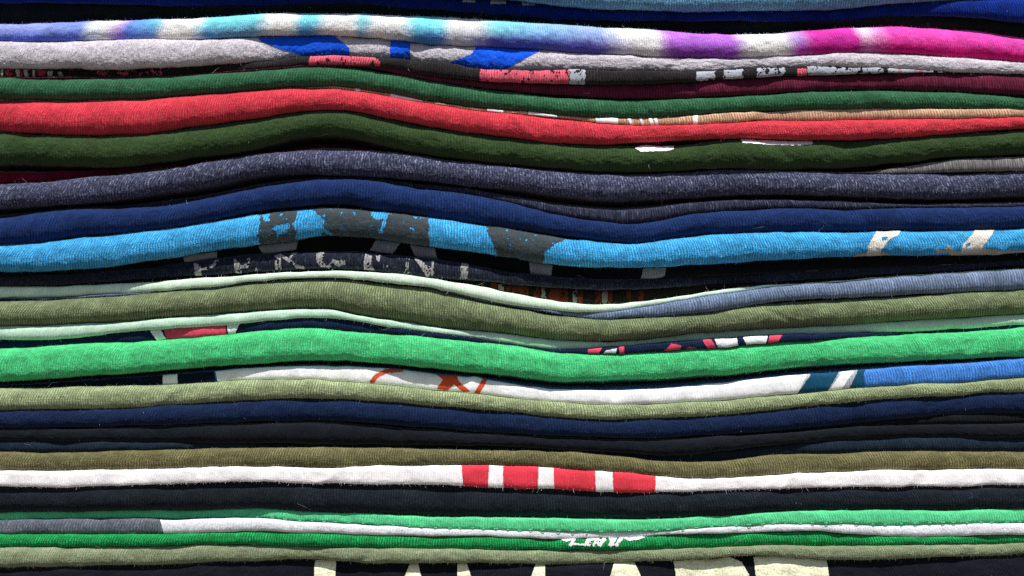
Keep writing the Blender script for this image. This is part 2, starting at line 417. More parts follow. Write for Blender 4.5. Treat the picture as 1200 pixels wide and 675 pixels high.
L = shirt('tie-dyed shirt rolling from periwinkle through turquoise and white to hot pink', fabric('tie_dyed_jersey', (255, 255, 255), dye=full, rib=.7, fuzz=.7, seed=0, gain=1.12),
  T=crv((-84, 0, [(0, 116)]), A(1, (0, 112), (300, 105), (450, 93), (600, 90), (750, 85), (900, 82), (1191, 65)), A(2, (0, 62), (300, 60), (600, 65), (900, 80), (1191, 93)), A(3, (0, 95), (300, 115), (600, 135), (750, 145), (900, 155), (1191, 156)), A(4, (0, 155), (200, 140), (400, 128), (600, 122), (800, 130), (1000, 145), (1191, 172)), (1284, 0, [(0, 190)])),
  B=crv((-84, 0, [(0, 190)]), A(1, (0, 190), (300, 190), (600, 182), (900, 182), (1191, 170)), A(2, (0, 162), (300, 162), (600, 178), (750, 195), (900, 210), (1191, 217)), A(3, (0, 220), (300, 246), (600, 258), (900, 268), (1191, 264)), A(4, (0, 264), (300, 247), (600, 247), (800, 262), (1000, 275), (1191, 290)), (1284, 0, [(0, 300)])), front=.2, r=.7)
# 5 grey heather
L = shirt('light grey heather shirt with glossy royal blue print patches', fabric('grey_heather', (182, 174, 182), fleck=(215, 208, 214), fleck_amt=.55, dark=(128, 122, 130), rib=.45, fuzz=1.2, seed=5, gain=1.15),
  T=None, B=crv((-84, 0, [(0, 314)]), A(1, (0, 316), (300, 320), (600, 319), (900, 306), (1191, 284)), A(2, (0, 285), (200, 265), (400, 258), (600, 268), (750, 282), (900, 292), (1050, 322), (1191, 330)), A(3, (0, 326), (300, 321), (500, 326), (700, 331), (900, 330), (1191, 318)), A(4, (0, 310), (300, 310), (600, 320), (900, 335), (1191, 345)), (1284, 0, [(0, 352)])),
  front=[(-84, 0), (280, 0), (330, -1.3), (400, -1.2), (480, -1.6), (620, -1), (700, -.4), (1284, -.3)], r=.7, lump=.5)
pr(L, [[(296, 38), (388, 38), (409, 55), (409, 64), (358, 67), (348, 63), (328, 57.5), (306, 49)], [(457, 38), (481, 38), (480.5, 74), (456.5, 74)], [(560, 52), (640, 52), (628, 62), (604, 74), (582, 86), (562, 80), (521, 74), (552, 63)]], blue_ink, label='smooth royal blue print patches', warp=.2)
# 6 charcoal with pink
L = shirt('thin charcoal shirt printed with coral pink and silver, under the grey heather one', fabric('charcoal', (46, 42, 44), seed=6, fuzz=1.1),
  T=None, B=crv((-84, 0, [(0, 354)]), A(1, (0, 356), (300, 356), (600, 352), (900, 345), (1191, 325)), A(2, (0, 318), (250, 300), (450, 300), (580, 305), (800, 345), (1040, 378), (1191, 385)), A(3, (0, 388), (300, 392), (600, 390), (800, 380), (1000, 366), (1191, 356)), A(4, (0, 357), (300, 345), (600, 339), (850, 335), (1000, 342), (1191, 349)), (1284, 0, [(0, 356)])),
  front=[(-84, -1.6), (250, -2.2), (340, -.6), (1284, -.7)], r=.7)
pr(L, [[(363, 60), (444, 66), (446, 80), (440, 80), (362, 78)], [(562, 78), (640, 78), (668, 78), (666, 100), (562, 100)]], pink_ink, label='coral pink print blocks', warp=.9, distress=.12)
pr(L, tp(0, 70, 4.8, *[stroke([(x, 62 + (x % 7)), (x + 40, 78), (x + 62, 70)], 22)[j] for x in (540, 660, 730, 790, 840) for j in (0, 1)]), pink_ink, label='broken coral pink print flecks', one=True, warp=1.2, distress=.38)
pr(L, [box(934, 80, 945, 92), box(1052, 78, 1057, 92), box(1071, 78, 1083, 92)], pink_ink, label='small coral pink print mark', warp=.8)
pr(L, [box(667, 79, 686, 101), box(815, 82, 838, 95), box(847, 81, 870, 94), box(886, 79, 920, 92), (list(box(946, 78, 1035, 92))), box(1040, 78, 1105, 92)], silver_ink, label='silver grey print blocks', warp=1.3, distress=.2)
pr(L, tp(0, 70, 4.8, [(80, 45), (105, 45), (112, 105), (90, 105)], [(125, 45), (150, 50), (158, 105), (135, 105)], [(175, 55), (192, 55), (192, 105), (175, 105)], [(262, 60), (290, 60), (285, 105), (262, 105)], [(318, 62), (340, 62), (360, 105), (325, 105)], [(0, 50), (14, 50), (14, 105), (0, 105)]), beige_ink, label='cream printed letter strokes', warp=.5)
pr(L, tp(0, 70, 4.8, box(20, 45, 72, 90), box(110, 45, 122, 95), box(205, 60, 255, 90), box(545, 65, 620, 95)), wine_ink, label='dark red print', warp=.9, distress=.25)
# 7 maroon
L = shirt('maroon shirt above the dark green roll, visible on the right', fabric('maroon', (104, 32, 58), seed=7),
  T=None, B=crv((-84, 0, [(0, 359)]), A(1, (0, 359), (300, 362), (600, 356), (900, 343), (1191, 324)), A(2, (0, 323), (200, 308), (400, 308), (500, 313), (700, 352), (900, 384), (1191, 418)), A(3, (0, 424), (300, 449), (600, 457), (900, 452), (1191, 434)), A(4, (0, 432), (300, 417), (600, 416), (900, 424), (1191, 442)), (1284, 0, [(0, 452)])), front=-.6, r=.7)
# 8 dark green
L = shirt('bottle green ribbed roll lying on the coral red one', fabric('bottle_green', (44, 92, 62), seed=8, rib=1.1),
  T=crv((-84, 0, [(0, 362)]), A(1, (0, 360), (300, 365), (600, 358), (900, 345), (1191, 326)), A(2, (0, 325), (200, 310), (400, 310), (600, 335), (800, 370), (1000, 405), (1191, 430)), A(3, (0, 432), (300, 458), (600, 462), (900, 455), (1191, 442)), A(4, (0, 438), (300, 425), (600, 421), (900, 432), (1191, 455)), (1284, 0, [(0, 466)])),
  B=crv((-84, 0, [(0, 456)]), A(1, (0, 458), (300, 464), (600, 460), (900, 441), (1191, 416)), A(2, (0, 416), (200, 405), (400, 402), (600, 430), (800, 470), (1000, 496), (1191, 512)), A(3, (0, 514), (300, 541), (600, 546), (900, 531), (1191, 515)), A(4, (0, 515), (300, 505), (600, 502), (900, 505), (1191, 508)), (1284, 0, [(0, 510)])), front=.5)
# 9 tan
L = shirt('thin tan shirt with white print squeezed between bottle green and coral red', fabric('tan', (205, 158, 124), seed=9),
  T=None, B=None, front=[(-84, -3), (330, -2), (480, -.9), (800, -.5), (860, -.1), (1284, 0.1)], r=.6)
pr(L, tp(380, 90, 2.857, [(100, 20), (122, 20), (120, 70), (105, 70)], [(218, 30), (330, 60), (330, 105), (225, 100)], [(545, 90), (600, 95), (600, 140), (545, 140)], [(680, 110), (780, 115), (780, 150), (690, 150)], [(905, 135), (985, 130), (985, 165), (915, 165)], [(1010, 130), (1022, 130), (1044, 172), (1030, 172)], [(1052, 130), (1062, 130), (1076, 172), (1064, 172)], [(1082, 130), (1096, 130), (1110, 172), (1096, 172)], [(1100, 130), (1112, 130), (1126, 172), (1112, 172)]) + [box(812, 128, 818, 150)], white_ink, label='white print showing in slivers', warp=.3)
# 10 red
L = shirt('coral red roll between bottle green and dark olive', fabric('coral_red', (206, 48, 62), seed=10, rib=1.1, fleck=(240, 110, 120), fleck_amt=.25),
  T=crv((-84, 0, [(0, 464)]), A(1, (0, 466), (300, 470), (600, 462), (900, 444), (1191, 421)), A(2, (0, 420), (200, 412), (350, 414), (500, 428), (700, 464), (900, 496), (1191, 528)), A(3, (0, 528), (200, 548), (400, 570), (600, 580), (800, 580), (1000, 572), (1191, 560)), A(4, (0, 560), (300, 560), (600, 555), (900, 550), (1191, 545)), (1284, 0, [(0, 542)])),
  B=crv((-84, 0, [(0, 605)]), A(1, (0, 611), (300, 625), (500, 630), (700, 620), (900, 590), (1050, 570), (1191, 553)), A(2, (0, 548), (150, 528), (300, 511), (450, 516), (600, 545), (800, 588), (1000, 618), (1191, 640)), A(3, (0, 642), (200, 662), (400, 670), (600, 662), (800, 650), (1000, 646), (1191, 646)), A(4, (0, 646), (200, 652), (400, 650), (600, 640), (800, 625), (1000, 610), (1191, 600)), (1284, 0, [(0, 594)])), front=.8, r=.85)
# 11 dark olive
L = shirt('dark olive green thick roll below the coral red one', fabric('dark_olive', (48, 68, 36), seed=11, rib=.7, fuzz=1.3),
  T=crv((-84, 0, [(0, 609)]), A(1, (0, 613), (300, 627), (500, 632), (700, 622), (900, 592), (1050, 572), (1191, 556)), A(2, (0, 550), (150, 530), (300, 513), (450, 518), (600, 547), (800, 590), (1000, 620), (1191, 642)), A(3, (0, 644), (200, 664), (400, 675), (600, 677), (750, 676), (1000, 648), (1191, 648)), A(4, (0, 648), (200, 656), (400, 652), (600, 642), (800, 627), (1000, 612), (1191, 602)), (1284, 0, [(0, 596)])),
  B=[(-84, 192), (0, 193), (50, 193.6), (100, 195), (126, 195), (176, 191), (227, 185), (277, 179), (300, 173.5), (330, 166), (360, 159), (390, 157), (415, 161), (440, 168), (475, 176), (514, 182), (600, 193), (675, 199), (713, 201), (750, 201), (800, 200), (850, 196.5), (900, 197.5), (975, 198), (1000, 196.5), (1050, 191), (1100, 186.4), (1150, 182.6), (1200, 181), (1284, 179)], front=.7, r=1.05, q=.95, lump=.5)
pr(L, [[(744, 174), (752, 170), (790, 168), (790, 175), (780, 177), (750, 178)], [(866, 161), (880, 160), (953, 161), (953, 169.3), (930, 170.6), (870, 168.3)]], white_ink, label='white print edges along its upper side', warp=.2)
# 12 crimson and grey, deep in the gap
L = shirt('crimson shirt showing only as a dark red sliver at the left edge', fabric('crimson', (110, 8, 40), seed=12),
  T=[(-84, 199), (0, 200), (50, 201), (85, 199.5), (130, 197.5), (176, 192.5), (277, 181), (380, 168), (514, 186), (600, 195), (713, 202.2), (850, 198), (1000, 198), (1100, 187), (1200, 182), (1284, 180)],
  B=[(-84, 213), (0, 213), (50, 212), (85, 209), (130, 203), (176, 197), (277, 184), (380, 171), (514, 187), (600, 196), (713, 202.8), (850, 199), (1000, 199), (1100, 188), (1200, 183), (1284, 181)], front=[(-84, -2.2), (80, -3.5), (150, -7), (1284, -8)], r=.6)
L = shirt('grey heather shirt showing only as a wedge at the right, below dark olive', fabric('dark_grey_heather', (112, 108, 108), fleck=(170, 166, 164), dark=(60, 58, 60), fleck_amt=.6, seed=13),
  T=[(-84, 213.5), (0, 213.4), (50, 212.4), (85, 209.4), (130, 203.4), (176, 197.6), (277, 184.5), (380, 172), (514, 187.5), (600, 196.5), (713, 203), (850, 199.3), (960, 200.5), (1026, 200.5), (1064, 194), (1118, 187), (1150, 185), (1200, 183), (1284, 181)],
  B=[(-84, 214), (0, 214), (50, 212.8), (85, 210), (130, 204), (176, 199), (277, 187), (380, 174.5), (514, 189), (600, 197), (713, 203.6), (850, 200), (960, 201.5), (1026, 203), (1076, 202.5), (1127, 202), (1200, 200), (1284, 198)], front=[(-84, -8), (950, -4), (1060, -1.2), (1284, -.6)], r=.6)
# 14 navy heather
L = shirt('slate navy heather roll with pale flecks, below dark olive', fabric('slate_navy_heather', (60, 64, 90), fleck=(158, 158, 186), dark=(24, 24, 44), fleck_amt=.78, rib=1.2, seed=14),
  T=crv((-84, 170, [(0, 180)]), Bt(1, (0, 178), (200, 170), (400, 148), (600, 130), (800, 105), (1000, 70), (1191, 42)), Bt(2, (0, 36), (200, 22), (400, 20), (600, 28), (800, 50), (1000, 78), (1191, 97)), Bt(3, (0, 98), (300, 125), (450, 135), (600, 135), (800, 125), (1000, 116), (1191, 114)), Bt(4, (0, 115), (300, 130), (600, 132), (900, 132), (1191, 120)), (1284, 170, [(0, 114)])),
  B=crv((-84, 170, [(0, 298)]), Bt(1, (0, 292), (200, 282), (400, 270), (600, 247), (800, 217), (1000, 185), (1191, 145)), Bt(2, (0, 146), (200, 134), (400, 142), (600, 150), (800, 168), (1000, 192), (1191, 206)), Bt(3, (0, 206), (200, 235), (400, 260), (600, 258), (800, 245), (1000, 232), (1191, 226)), Bt(4, (0, 226), (300, 236), (600, 248), (900, 248), (1191, 237)), (1284, 170, [(0, 230)])), front=.4, r=.95, pale=1)
# 15 recessed dark heather navy
L = shirt('dark navy heather shirt set back in the shade above the plain navy roll', fabric('ink_heather', (46, 50, 72), fleck=(110, 114, 136), dark=(20, 22, 36), fleck_amt=.6, seed=15),
  T=crv((-84, 170, [(0, 330)]), Bt(1, (0, 326), (300, 290), (600, 278), (900, 240), (1191, 185)), Bt(2, (0, 190), (300, 148), (500, 150), (800, 185), (1000, 203), (1191, 240)), Bt(3, (0, 248), (300, 288), (500, 300), (700, 285), (900, 265), (1191, 255)), Bt(4, (0, 258), (300, 264), (600, 275), (900, 276), (1191, 268)), (1284, 170, [(0, 262)])),
  B=None, front=[(-84, -5), (400, -4), (560, -1.6), (1284, -1.6)], r=.6)
# 16 navy
L = shirt('plain navy roll lying on the sky blue printed one', fabric('navy', (24, 47, 96), seed=16, rib=1.1),
  T=crv((-84, 170, [(0, 352)]), Bt(1, (0, 342), (200, 312), (400, 296), (600, 290), (800, 276), (1000, 240), (1191, 200)), Bt(2, (0, 200), (150, 175), (300, 160), (500, 165), (700, 190), (900, 215), (1050, 236), (1191, 266)), Bt(3, (0, 270), (200, 320), (400, 350), (530, 366), (700, 345), (800, 322), (1000, 305), (1191, 292)), Bt(4, (0, 290), (300, 295), (600, 290), (900, 290), (1191, 285)), (1284, 170, [(0, 282)])),
  B=crv((-84, 170, [(0, 464)]), Bt(1, (0, 460), (200, 452), (400, 422), (600, 408), (800, 382), (1000, 346), (1191, 312)), Bt(2, (0, 310), (200, 282), (400, 272), (600, 306), (800, 332), (1000, 362), (1191, 385)), Bt(3, (0, 390), (200, 416), (400, 442), (550, 456), (700, 440), (900, 418), (1191, 403)), Bt(4, (0, 401), (300, 401), (600, 398), (900, 392), (1191, 385)), (1284, 170, [(0, 382)])), front=.8)
# 17 cyan
L = shirt('sky blue roll with cracked charcoal print and two bone white strokes', fabric('sky_blue', (48, 158, 230), seed=17, rib=1.1, fleck=(120, 205, 240), fleck_amt=.3),
  T=crv((-84, 170, [(0, 470)]), Bt(1, (0, 465), (200, 454), (400, 426), (600, 410), (800, 386), (1000, 350), (1191, 321)), Bt(2, (0, 320), (150, 304), (300, 290), (500, 302), (700, 325), (850, 342), (1050, 374), (1191, 388)), Bt(3, (0, 394), (200, 424), (400, 450), (550, 460), (700, 443), (900, 420), (1191, 406)), Bt(4, (0, 405), (300, 405), (600, 401), (900, 395), (1191, 388)), (1284, 170, [(0, 384)])),
  B=crv((-84, 170, [(0, 590)]), Bt(1, (0, 590), (200, 588), (400, 576), (600, 552), (800, 526), (1000, 492), (1191, 467)), Bt(2, (0, 468), (200, 440), (300, 424), (500, 432), (700, 458), (900, 486), (1100, 512), (1191, 522)), Bt(3, (0, 526), (200, 556), (400, 568), (600, 570), (800, 560), (1000, 550), (1191, 540)), Bt(4, (0, 536), (300, 520), (600, 516), (900, 512), (1191, 502)), (1284, 170, [(0, 496)])), front=1.2, r=.8)
pr(L, [[(302, 240), (305, 262), (302, 275), (306, 292), (402, 300), (503, 300), (503, 240)], [(564, 255), (573, 275), (585, 302), (600, 312), (636, 312), (638, 294), (650, 286), (668, 278), (662, 255)]], char_ink,
   holes=tp(300, 170, 3.97, [(186, 280), (250, 295), (285, 320), (322, 345), (312, 375), (362, 425), (310, 405), (280, 440), (180, 440), (192, 400), (172, 360), (190, 340)], [(28, 318), (72, 318), (60, 340), (70, 352), (35, 350)], [(88, 372), (150, 360), (165, 380), (140, 392), (158, 410), (120, 408), (95, 438), (100, 400), (75, 392)], [(525, 300), (580, 305), (620, 318), (605, 350), (600, 385), (585, 390), (592, 345), (560, 350), (540, 325)], [(575, 395), (592, 398), (590, 412), (578, 408)], [(715, 378), (732, 376), (730, 390), (716, 388)], [(735, 328), (750, 330), (748, 342), (736, 340)]),
   label='cracked charcoal print with sky blue showing through', warp=1.1, distress=.08)
pr(L, tp(900, 170, 3.97, [(458, 515), (462, 470), (482, 435), (522, 380), (630, 380), (605, 420), (562, 440), (525, 490), (520, 515)], [(895, 505), (905, 462), (968, 395), (975, 375), (1070, 375), (1035, 425), (1000, 470), (985, 500)]), bone_ink, holes=tp(900, 170, 3.97, [(528, 430), (556, 428), (550, 440), (530, 446)], [(918, 462), (940, 455), (936, 470), (920, 476)]), label='two bone white printed strokes', warp=.35)
pr(L, tp(900, 170, 3.97, [(360, 530), (420, 505), (520, 492), (580, 512), (560, 540), (360, 540)], [(830, 490), (900, 495), (980, 478), (1080, 488), (1200, 490), (1200, 540), (880, 540)], [(775, 485), (815, 490), (840, 465), (868, 490), (840, 500), (780, 500)]), beige_ink, label='beige print along its lower edge', warp=.4)
# 18 black; cloth and white letters coloured darker to paint in the gap's shade
L = shirt('black shirt with white letter blocks painted in a shaded grey, deep in shade under sky blue', fabric('shade_black', (14, 18, 19), seed=18),
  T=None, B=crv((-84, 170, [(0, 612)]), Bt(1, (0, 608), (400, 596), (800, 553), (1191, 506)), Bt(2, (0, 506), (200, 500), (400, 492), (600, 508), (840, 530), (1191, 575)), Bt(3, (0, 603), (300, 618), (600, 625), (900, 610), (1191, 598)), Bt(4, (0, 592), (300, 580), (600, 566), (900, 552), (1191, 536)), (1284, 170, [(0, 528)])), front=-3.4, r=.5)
pr(L, tp(200, 280, 6, [(70, 120), (320, 90), (320, 140), (90, 160)], [(605, 50), (895, 5), (875, 75), (640, 104)]) + tp(390, 280, 6, [(300, 5), (480, 20), (415, 104), (255, 82)], [(535, 40), (715, 60), (735, 142), (580, 132)]) + tp(560, 310, 4, [(240, -10), (354, -10), (345, 54), (245, 44)], [(782, -5), (888, -5), (880, 50), (860, 62), (765, 70)]), ink('shaded_grey_ink', (122, 124, 130), seed=16), label='white letter blocks painted in a shaded grey', warp=.25)
# 19 PERCENT
L = shirt('black navy shirt with worn arched grey lettering above the pale mint one', fabric('lettered_black', (34, 39, 54), fleck=(74, 82, 104), dark=(16, 19, 28), fleck_amt=.6, seed=19, fuzz=1.3),
  T=None, B=crv((-84, 170, [(0, 656)]), Bt(1, (0, 655), (300, 650), (600, 630), (900, 610), (1191, 592)), Bt(2, (0, 590), (200, 580), (400, 577), (600, 592), (800, 612), (1000, 630), (1191, 648)), Bt(3, (0, 645), (300, 668), (600, 672), (900, 655), (1191, 640)), Bt(4, (0, 634), (300, 618), (600, 600), (900, 580), (1191, 558)), (1284, 170, [(0, 548)])), front=[(-84, -3), (230, -2.2), (300, -1.1), (520, -1.1), (640, -2.4), (1284, -3)], r=.8)
PERC = {'P': tp(200, 280, 6, [(155, 170), (205, 160), (212, 240), (220, 268), (165, 268)], *stroke([(200, 215), (262, 205), (300, 180), (325, 150)], 22)),
  'E': tp(200, 280, 6, [(435, 140), (490, 140), (480, 200), (500, 242), (450, 245)], *stroke([(490, 195), (535, 190), (545, 140)], 26), [(598, 190), (612, 226), (582, 226)]) ,
  'R': tp(200, 280, 6, [(725, 115), (772, 108), (778, 215), (730, 215)], *stroke([(770, 115), (830, 150), (880, 190), (935, 200)], 28), *stroke([(835, 145), (850, 110), (890, 95)], 16)),
  'C': tp(200, 280, 6, [(1020, 105), (1080, 75), (1078, 120), (1062, 150), (1105, 200), (1050, 200), (1022, 160)], *stroke([(1100, 198), (1150, 160), (1200, 155)], 22)) + tp(390, 280, 6, *stroke([(0, 160), (40, 175), (80, 165)], 34)),
  'E.': tp(390, 280, 6, [(225, 100), (278, 125), (270, 180), (300, 222), (212, 215)], [(300, 115), (335, 115), (328, 165), (305, 150)], [(360, 172), (390, 182), (385, 222), (350, 222)]),
  'N': tp(390, 280, 6, *stroke([(528, 140), (520, 200), (518, 245)], 22), [(495, 232), (540, 232), (540, 246), (495, 246)], [(560, 130), (620, 150), (690, 200), (690, 150), (712, 150), (708, 262), (655, 262), (610, 190)]),
  'T': tp(390, 280, 6, [(903, 165), (955, 170), (946, 282), (893, 282)])}
for key, polys in PERC.items():
    pr(L, polys, worn_ink, name='printed_letter', label='worn grey printed letter ' + key[0], warp=.45, distress=.22, seed=ord(key[0]) + len(key) * 9)
# 20 black with rust print
L = shirt('blackish brown shirt with rust orange bars in the dip above pale mint', fabric('brown_black', (26, 21, 16), seed=20),
  T=None, B=None, front=-4, r=.5)
pr(L, tp(560, 310, 4, *[box(a, 60, b, 200) for a, b in ((60, 90), (262, 290), (470, 494), (550, 580), (612, 634), (697, 722), (755, 780))]) + tp(560, 310, 4, *[box(a, 100, b, 200) for a, b in ((132, 240), (328, 425))]), orange_ink, label='rust orange bars', warp=.4, distress=.2)
pr(L, tp(560, 310, 4, *[box(a, 60, b, 200) for a, b in ((94, 124), (298, 322), (444, 468), (582, 611))]), ink('dim_grey_ink', (92, 88, 80), seed=17), label='grey bars', warp=.4, distress=.3)
# 21 mint
L = shirt('pale mint shirt lying on the sage olive roll, upper of the two mint ones', fabric('mint', (196, 224, 194), seed=21, rib=.3, fuzz=.4, gain=1.12),
  T=crv((-84, 170, [(0, 657)]), Bt(1, (0, 656), (400, 651), (700, 636), (900, 620), (1191, 602)), Bt(2, (0, 604), (200, 590), (400, 584), (600, 596), (800, 618), (1000, 651)), Ct(2, (1191, 12)), Ct(3, (0, 20), (200, 50), (400, 66), (600, 54), (800, 28), (950, 0), (1191, -18)), Bt(4, (0, 650), (300, 632), (600, 608), (900, 590), (1191, 574)), (1284, 170, [(0, 570)])),
  B=crv((-84, 340, [(0, 40)]), Ct(1, (0, 38), (200, 35), (400, 25), (600, 14), (800, 0), (1000, -18)), Bt(1, (1191, 637)), Bt(2, (0, 636), (200, 619), (400, 619), (600, 638), (820, 665)), (300, 340, [(935, 16), (1040, 41), (1191, 66)]), Ct(3, (0, 69), (200, 95), (400, 103), (500, 94), (700, 64), (900, 28), (1050, 5)), Bt(4, (0, 662), (150, 650), (300, 640), (600, 612), (900, 594), (1191, 578)), (1284, 170, [(0, 574)])),
  front=[(-84, -3.2), (120, -3.2), (260, -1), (340, -.3), (700, -.2), (800, -1.2), (880, -2.6), (1284, -3.5)], r=.7, lump=.2, fuzz=.5)
# 22 slate
L = shirt('slate blue heather shirt wedged at the right between mint and sage olive', fabric('slate_blue', (102, 120, 148), fleck=(138, 154, 182), fleck_amt=.4, seed=22, rib=1.1),
  T=None, B=crv((-84, 340, [(0, 46)]), Ct(1, (0, 44), (200, 42), (400, 36), (600, 22), (800, 6), (1000, -8)), Bt(1, (1191, 640)), Bt(2, (0, 639), (200, 622), (400, 623), (600, 642), (820, 669)), (300, 340, [(935, 22), (1040, 48), (1191, 73)]), Ct(3, (0, 79), (200, 109), (400, 132), (600, 126), (800, 111), (1000, 91), (1191, 63)), Ct(4, (0, 56), (300, 42), (600, 27), (900, 11), (1191, -3)), (1284, 340, [(0, -8)])),
  front=[(-84, -3), (500, -2.4), (650, -.8), (1284, -.2)], r=.75)
# 23 sage olive
L = shirt('sage olive thick roll in the middle, below pale mint and slate blue', fabric('sage_olive', (110, 122, 86), seed=23, rib=1.1),
  T=crv((-84, 340, [(0, 52)]), Ct(1, (0, 50), (200, 46), (400, 39), (600, 25), (800, 8), (1000, -5)), Bt(1, (1191, 642)), Bt(2, (0, 641), (200, 625), (400, 626), (600, 645), (820, 672)), (300, 340, [(935, 25), (1040, 51), (1191, 76)]), Ct(3, (0, 82), (200, 112), (400, 134), (600, 128), (800, 113), (1000, 93), (1191, 65)), Ct(4, (0, 58), (300, 45), (600, 30), (900, 13), (1191, -2)), (1284, 340, [(0, -6)])),
  B=crv((-84, 340, [(0, 170)]), Ct(1, (0, 166), (200, 162), (400, 152), (600, 145), (800, 126), (1000, 112), (1191, 97)), Ct(2, (0, 99), (200, 86), (350, 91), (500, 122), (700, 150), (900, 180), (1191, 206)), Ct(3, (0, 206), (200, 230), (400, 241), (600, 230), (800, 205), (1000, 188), (1191, 174)), Ct(4, (0, 179), (300, 165), (600, 146), (900, 126), (1191, 110)), (1284, 340, [(0, 104)])), front=1.0, r=1.05, q=.95)
# 24 mint lower
L = shirt('pale mint shirt between sage olive and bright green, lower of the two mint ones', fabric('mint_green', (178, 220, 188), seed=24, rib=.3, fuzz=.5),
  T=None, B=crv((-84, 340, [(0, 240)]), Ct(1, (0, 234), (300, 226), (600, 194), (800, 179), (1000, 166), (1191, 153)), Ct(2, (0, 148), (200, 129), (400, 136), (600, 170), (800, 197), (1000, 224), (1191, 247)), Ct(3, (0, 253), (200, 277), (350, 274), (500, 262), (800, 240), (1000, 225), (1191, 212)), Ct(4, (0, 212), (300, 204), (600, 198), (900, 182), (1191, 164)), (1284, 340, [(0, 156)])),
  front=[(-84, .2), (300, 0), (560, -.2), (660, -1.2), (780, -2.4), (960, -2.2), (1100, -1), (1284, -.5)], r=.75, lump=.2, fuzz=.5)
# 25 navy with red and white
L = shirt('dark navy shirt with red and white print, thin line above the bright green roll', fabric('print_navy', (24, 40, 74), seed=25),
  T=None, B=None, front=[(-84, -1), (500, -.8), (640, -.4), (670, .3), (980, .3), (1020, -1), (1284, -1.6)], r=.5)
pr(L, tp(0, 340, 3.97, [(748, 165), (1045, 140), (1058, 225), (780, 245)]) + tp(660, 370, 4.615, [(130, 165), (215, 165), (178, 225), (135, 225)], [(300, 160), (332, 160), (330, 220), (302, 220)], [(530, 200), (560, 175), (585, 150), (640, 158), (625, 205)], [(645, 200), (655, 180), (680, 164), (720, 168), (740, 200)], [(745, 128), (800, 125), (828, 168), (785, 185)], [(1115, 105), (1190, 95), (1160, 140), (1100, 165)]), crim_ink, label='crimson print shapes', warp=.25)
pr(L, tp(0, 340, 3.97, [(690, 185), (742, 180), (785, 245), (730, 240)], [(1050, 140), (1125, 135), (1085, 215), (1060, 215)]) + tp(660, 370, 4.615, [(195, 222), (235, 185), (270, 178), (292, 178), (280, 222)], [(815, 128), (938, 112), (948, 175), (840, 182)], [(965, 118), (1108, 100), (1092, 165), (1000, 170)]), white_ink, label='white print shapes', warp=.25)
# 26 bright green
L = shirt('bright emerald green thick roll across the middle of the stack', fabric('emerald', (56, 194, 112), seed=26, rib=.95, fleck=(120, 228, 160), fleck_amt=.35),
  T=crv((-84, 340, [(0, 282)]), Ct(1, (0, 276), (200, 263), (400, 251), (600, 241), (800, 228), (1000, 209), (1191, 192)), Ct(2, (0, 188), (200, 178), (400, 188), (600, 202), (800, 215), (1000, 234), (1191, 256)), Ct(3, (0, 260), (200, 287), (400, 295), (600, 290), (800, 275), (1000, 261), (1191, 246)), Ct(4, (0, 240), (300, 225), (600, 211), (900, 195), (1191, 174)), (1284, 340, [(0, 168)])),
  B=crv((-84, 340, [(0, 430)]), Ct(1, (0, 425), (200, 415), (400, 401), (600, 388), (800, 369), (1000, 355), (1191, 344)), Ct(2, (0, 341), (200, 331), (400, 331), (600, 341), (800, 361), (1000, 381), (1191, 399)), Ct(3, (0, 402), (200, 425), (400, 425), (600, 415), (800, 405), (1000, 394), (1191, 376)), Ct(4, (0, 370), (300, 346), (600, 335), (900, 321), (1191, 310)), (1284, 340, [(0, 304)])), front=1.2, r=.75, q=.72)
# 27 blue/white
L = shirt('royal blue shirt with big white print and tomato red scribble under bright green', fabric('cornflower', (62, 128, 222), seed=27),
  T=crv((-84, 340, [(0, 452)]), Ct(1, (0, 446), (400, 424), (740, 398), (1000, 378), (1191, 366)), Ct(2, (0, 362), (200, 356), (400, 358), (600, 368), (800, 386), (1000, 406), (1191, 426)), Ct(3, (0, 446), (200, 464), (400, 470), (600, 463), (800, 447), (1000, 428), (1191, 410)), Ct(4, (0, 406), (200, 392), (450, 371), (600, 356), (900, 340), (1191, 316)), (1284, 340, [(0, 308)])),
  B=None, front=[(-84, -3), (150, -2.8), (300, -1.7), (420, -1.4), (600, -1.0), (700, -.4), (1284, .2)], r=.55, q=.7, lump=.18, fuzz=.6)
dark_navy_ink = ink('black_navy_ink', (16, 26, 44), seed=31, knit=.5, fuzz=.6)
pr(L, [box(-84, 425, 190, 470), [(207, 425), (253, 425), (250, 436), (258, 470), (206, 470)]], dark_navy_ink, label='black navy print area', warp=.2)
pr(L, [[(190, 425), (207, 425), (208, 470), (188, 470)], [(247, 418), (600, 418), (960, 418), (951.5, 437), (931, 466), (900, 480), (262, 480)], [(993, 420), (1012, 420), (994, 458), (970, 458)]], white_ink, holes=[], label='large white print', warp=.15)
pr(L, [[(953, 425), (994, 420), (984, 440), (972, 456), (930, 470)], [(1010, 420), (1022, 420), (1012, 438), (1014, 452), (985, 458)]], teal_ink, label='dark teal print bands', warp=.2)
pr(L, tp(300, 340, 3.97, *stroke([(535, 430), (560, 400), (600, 380), (680, 374)], 20), [(820, 385), (935, 395), (945, 425), (1000, 470), (960, 474), (920, 440), (890, 470), (838, 460), (868, 418)], [(1060, 405), (1080, 415), (1038, 485), (1012, 480)]), tomato_ink, label='tomato red brush strokes', one=True, warp=.3, off=.00016)
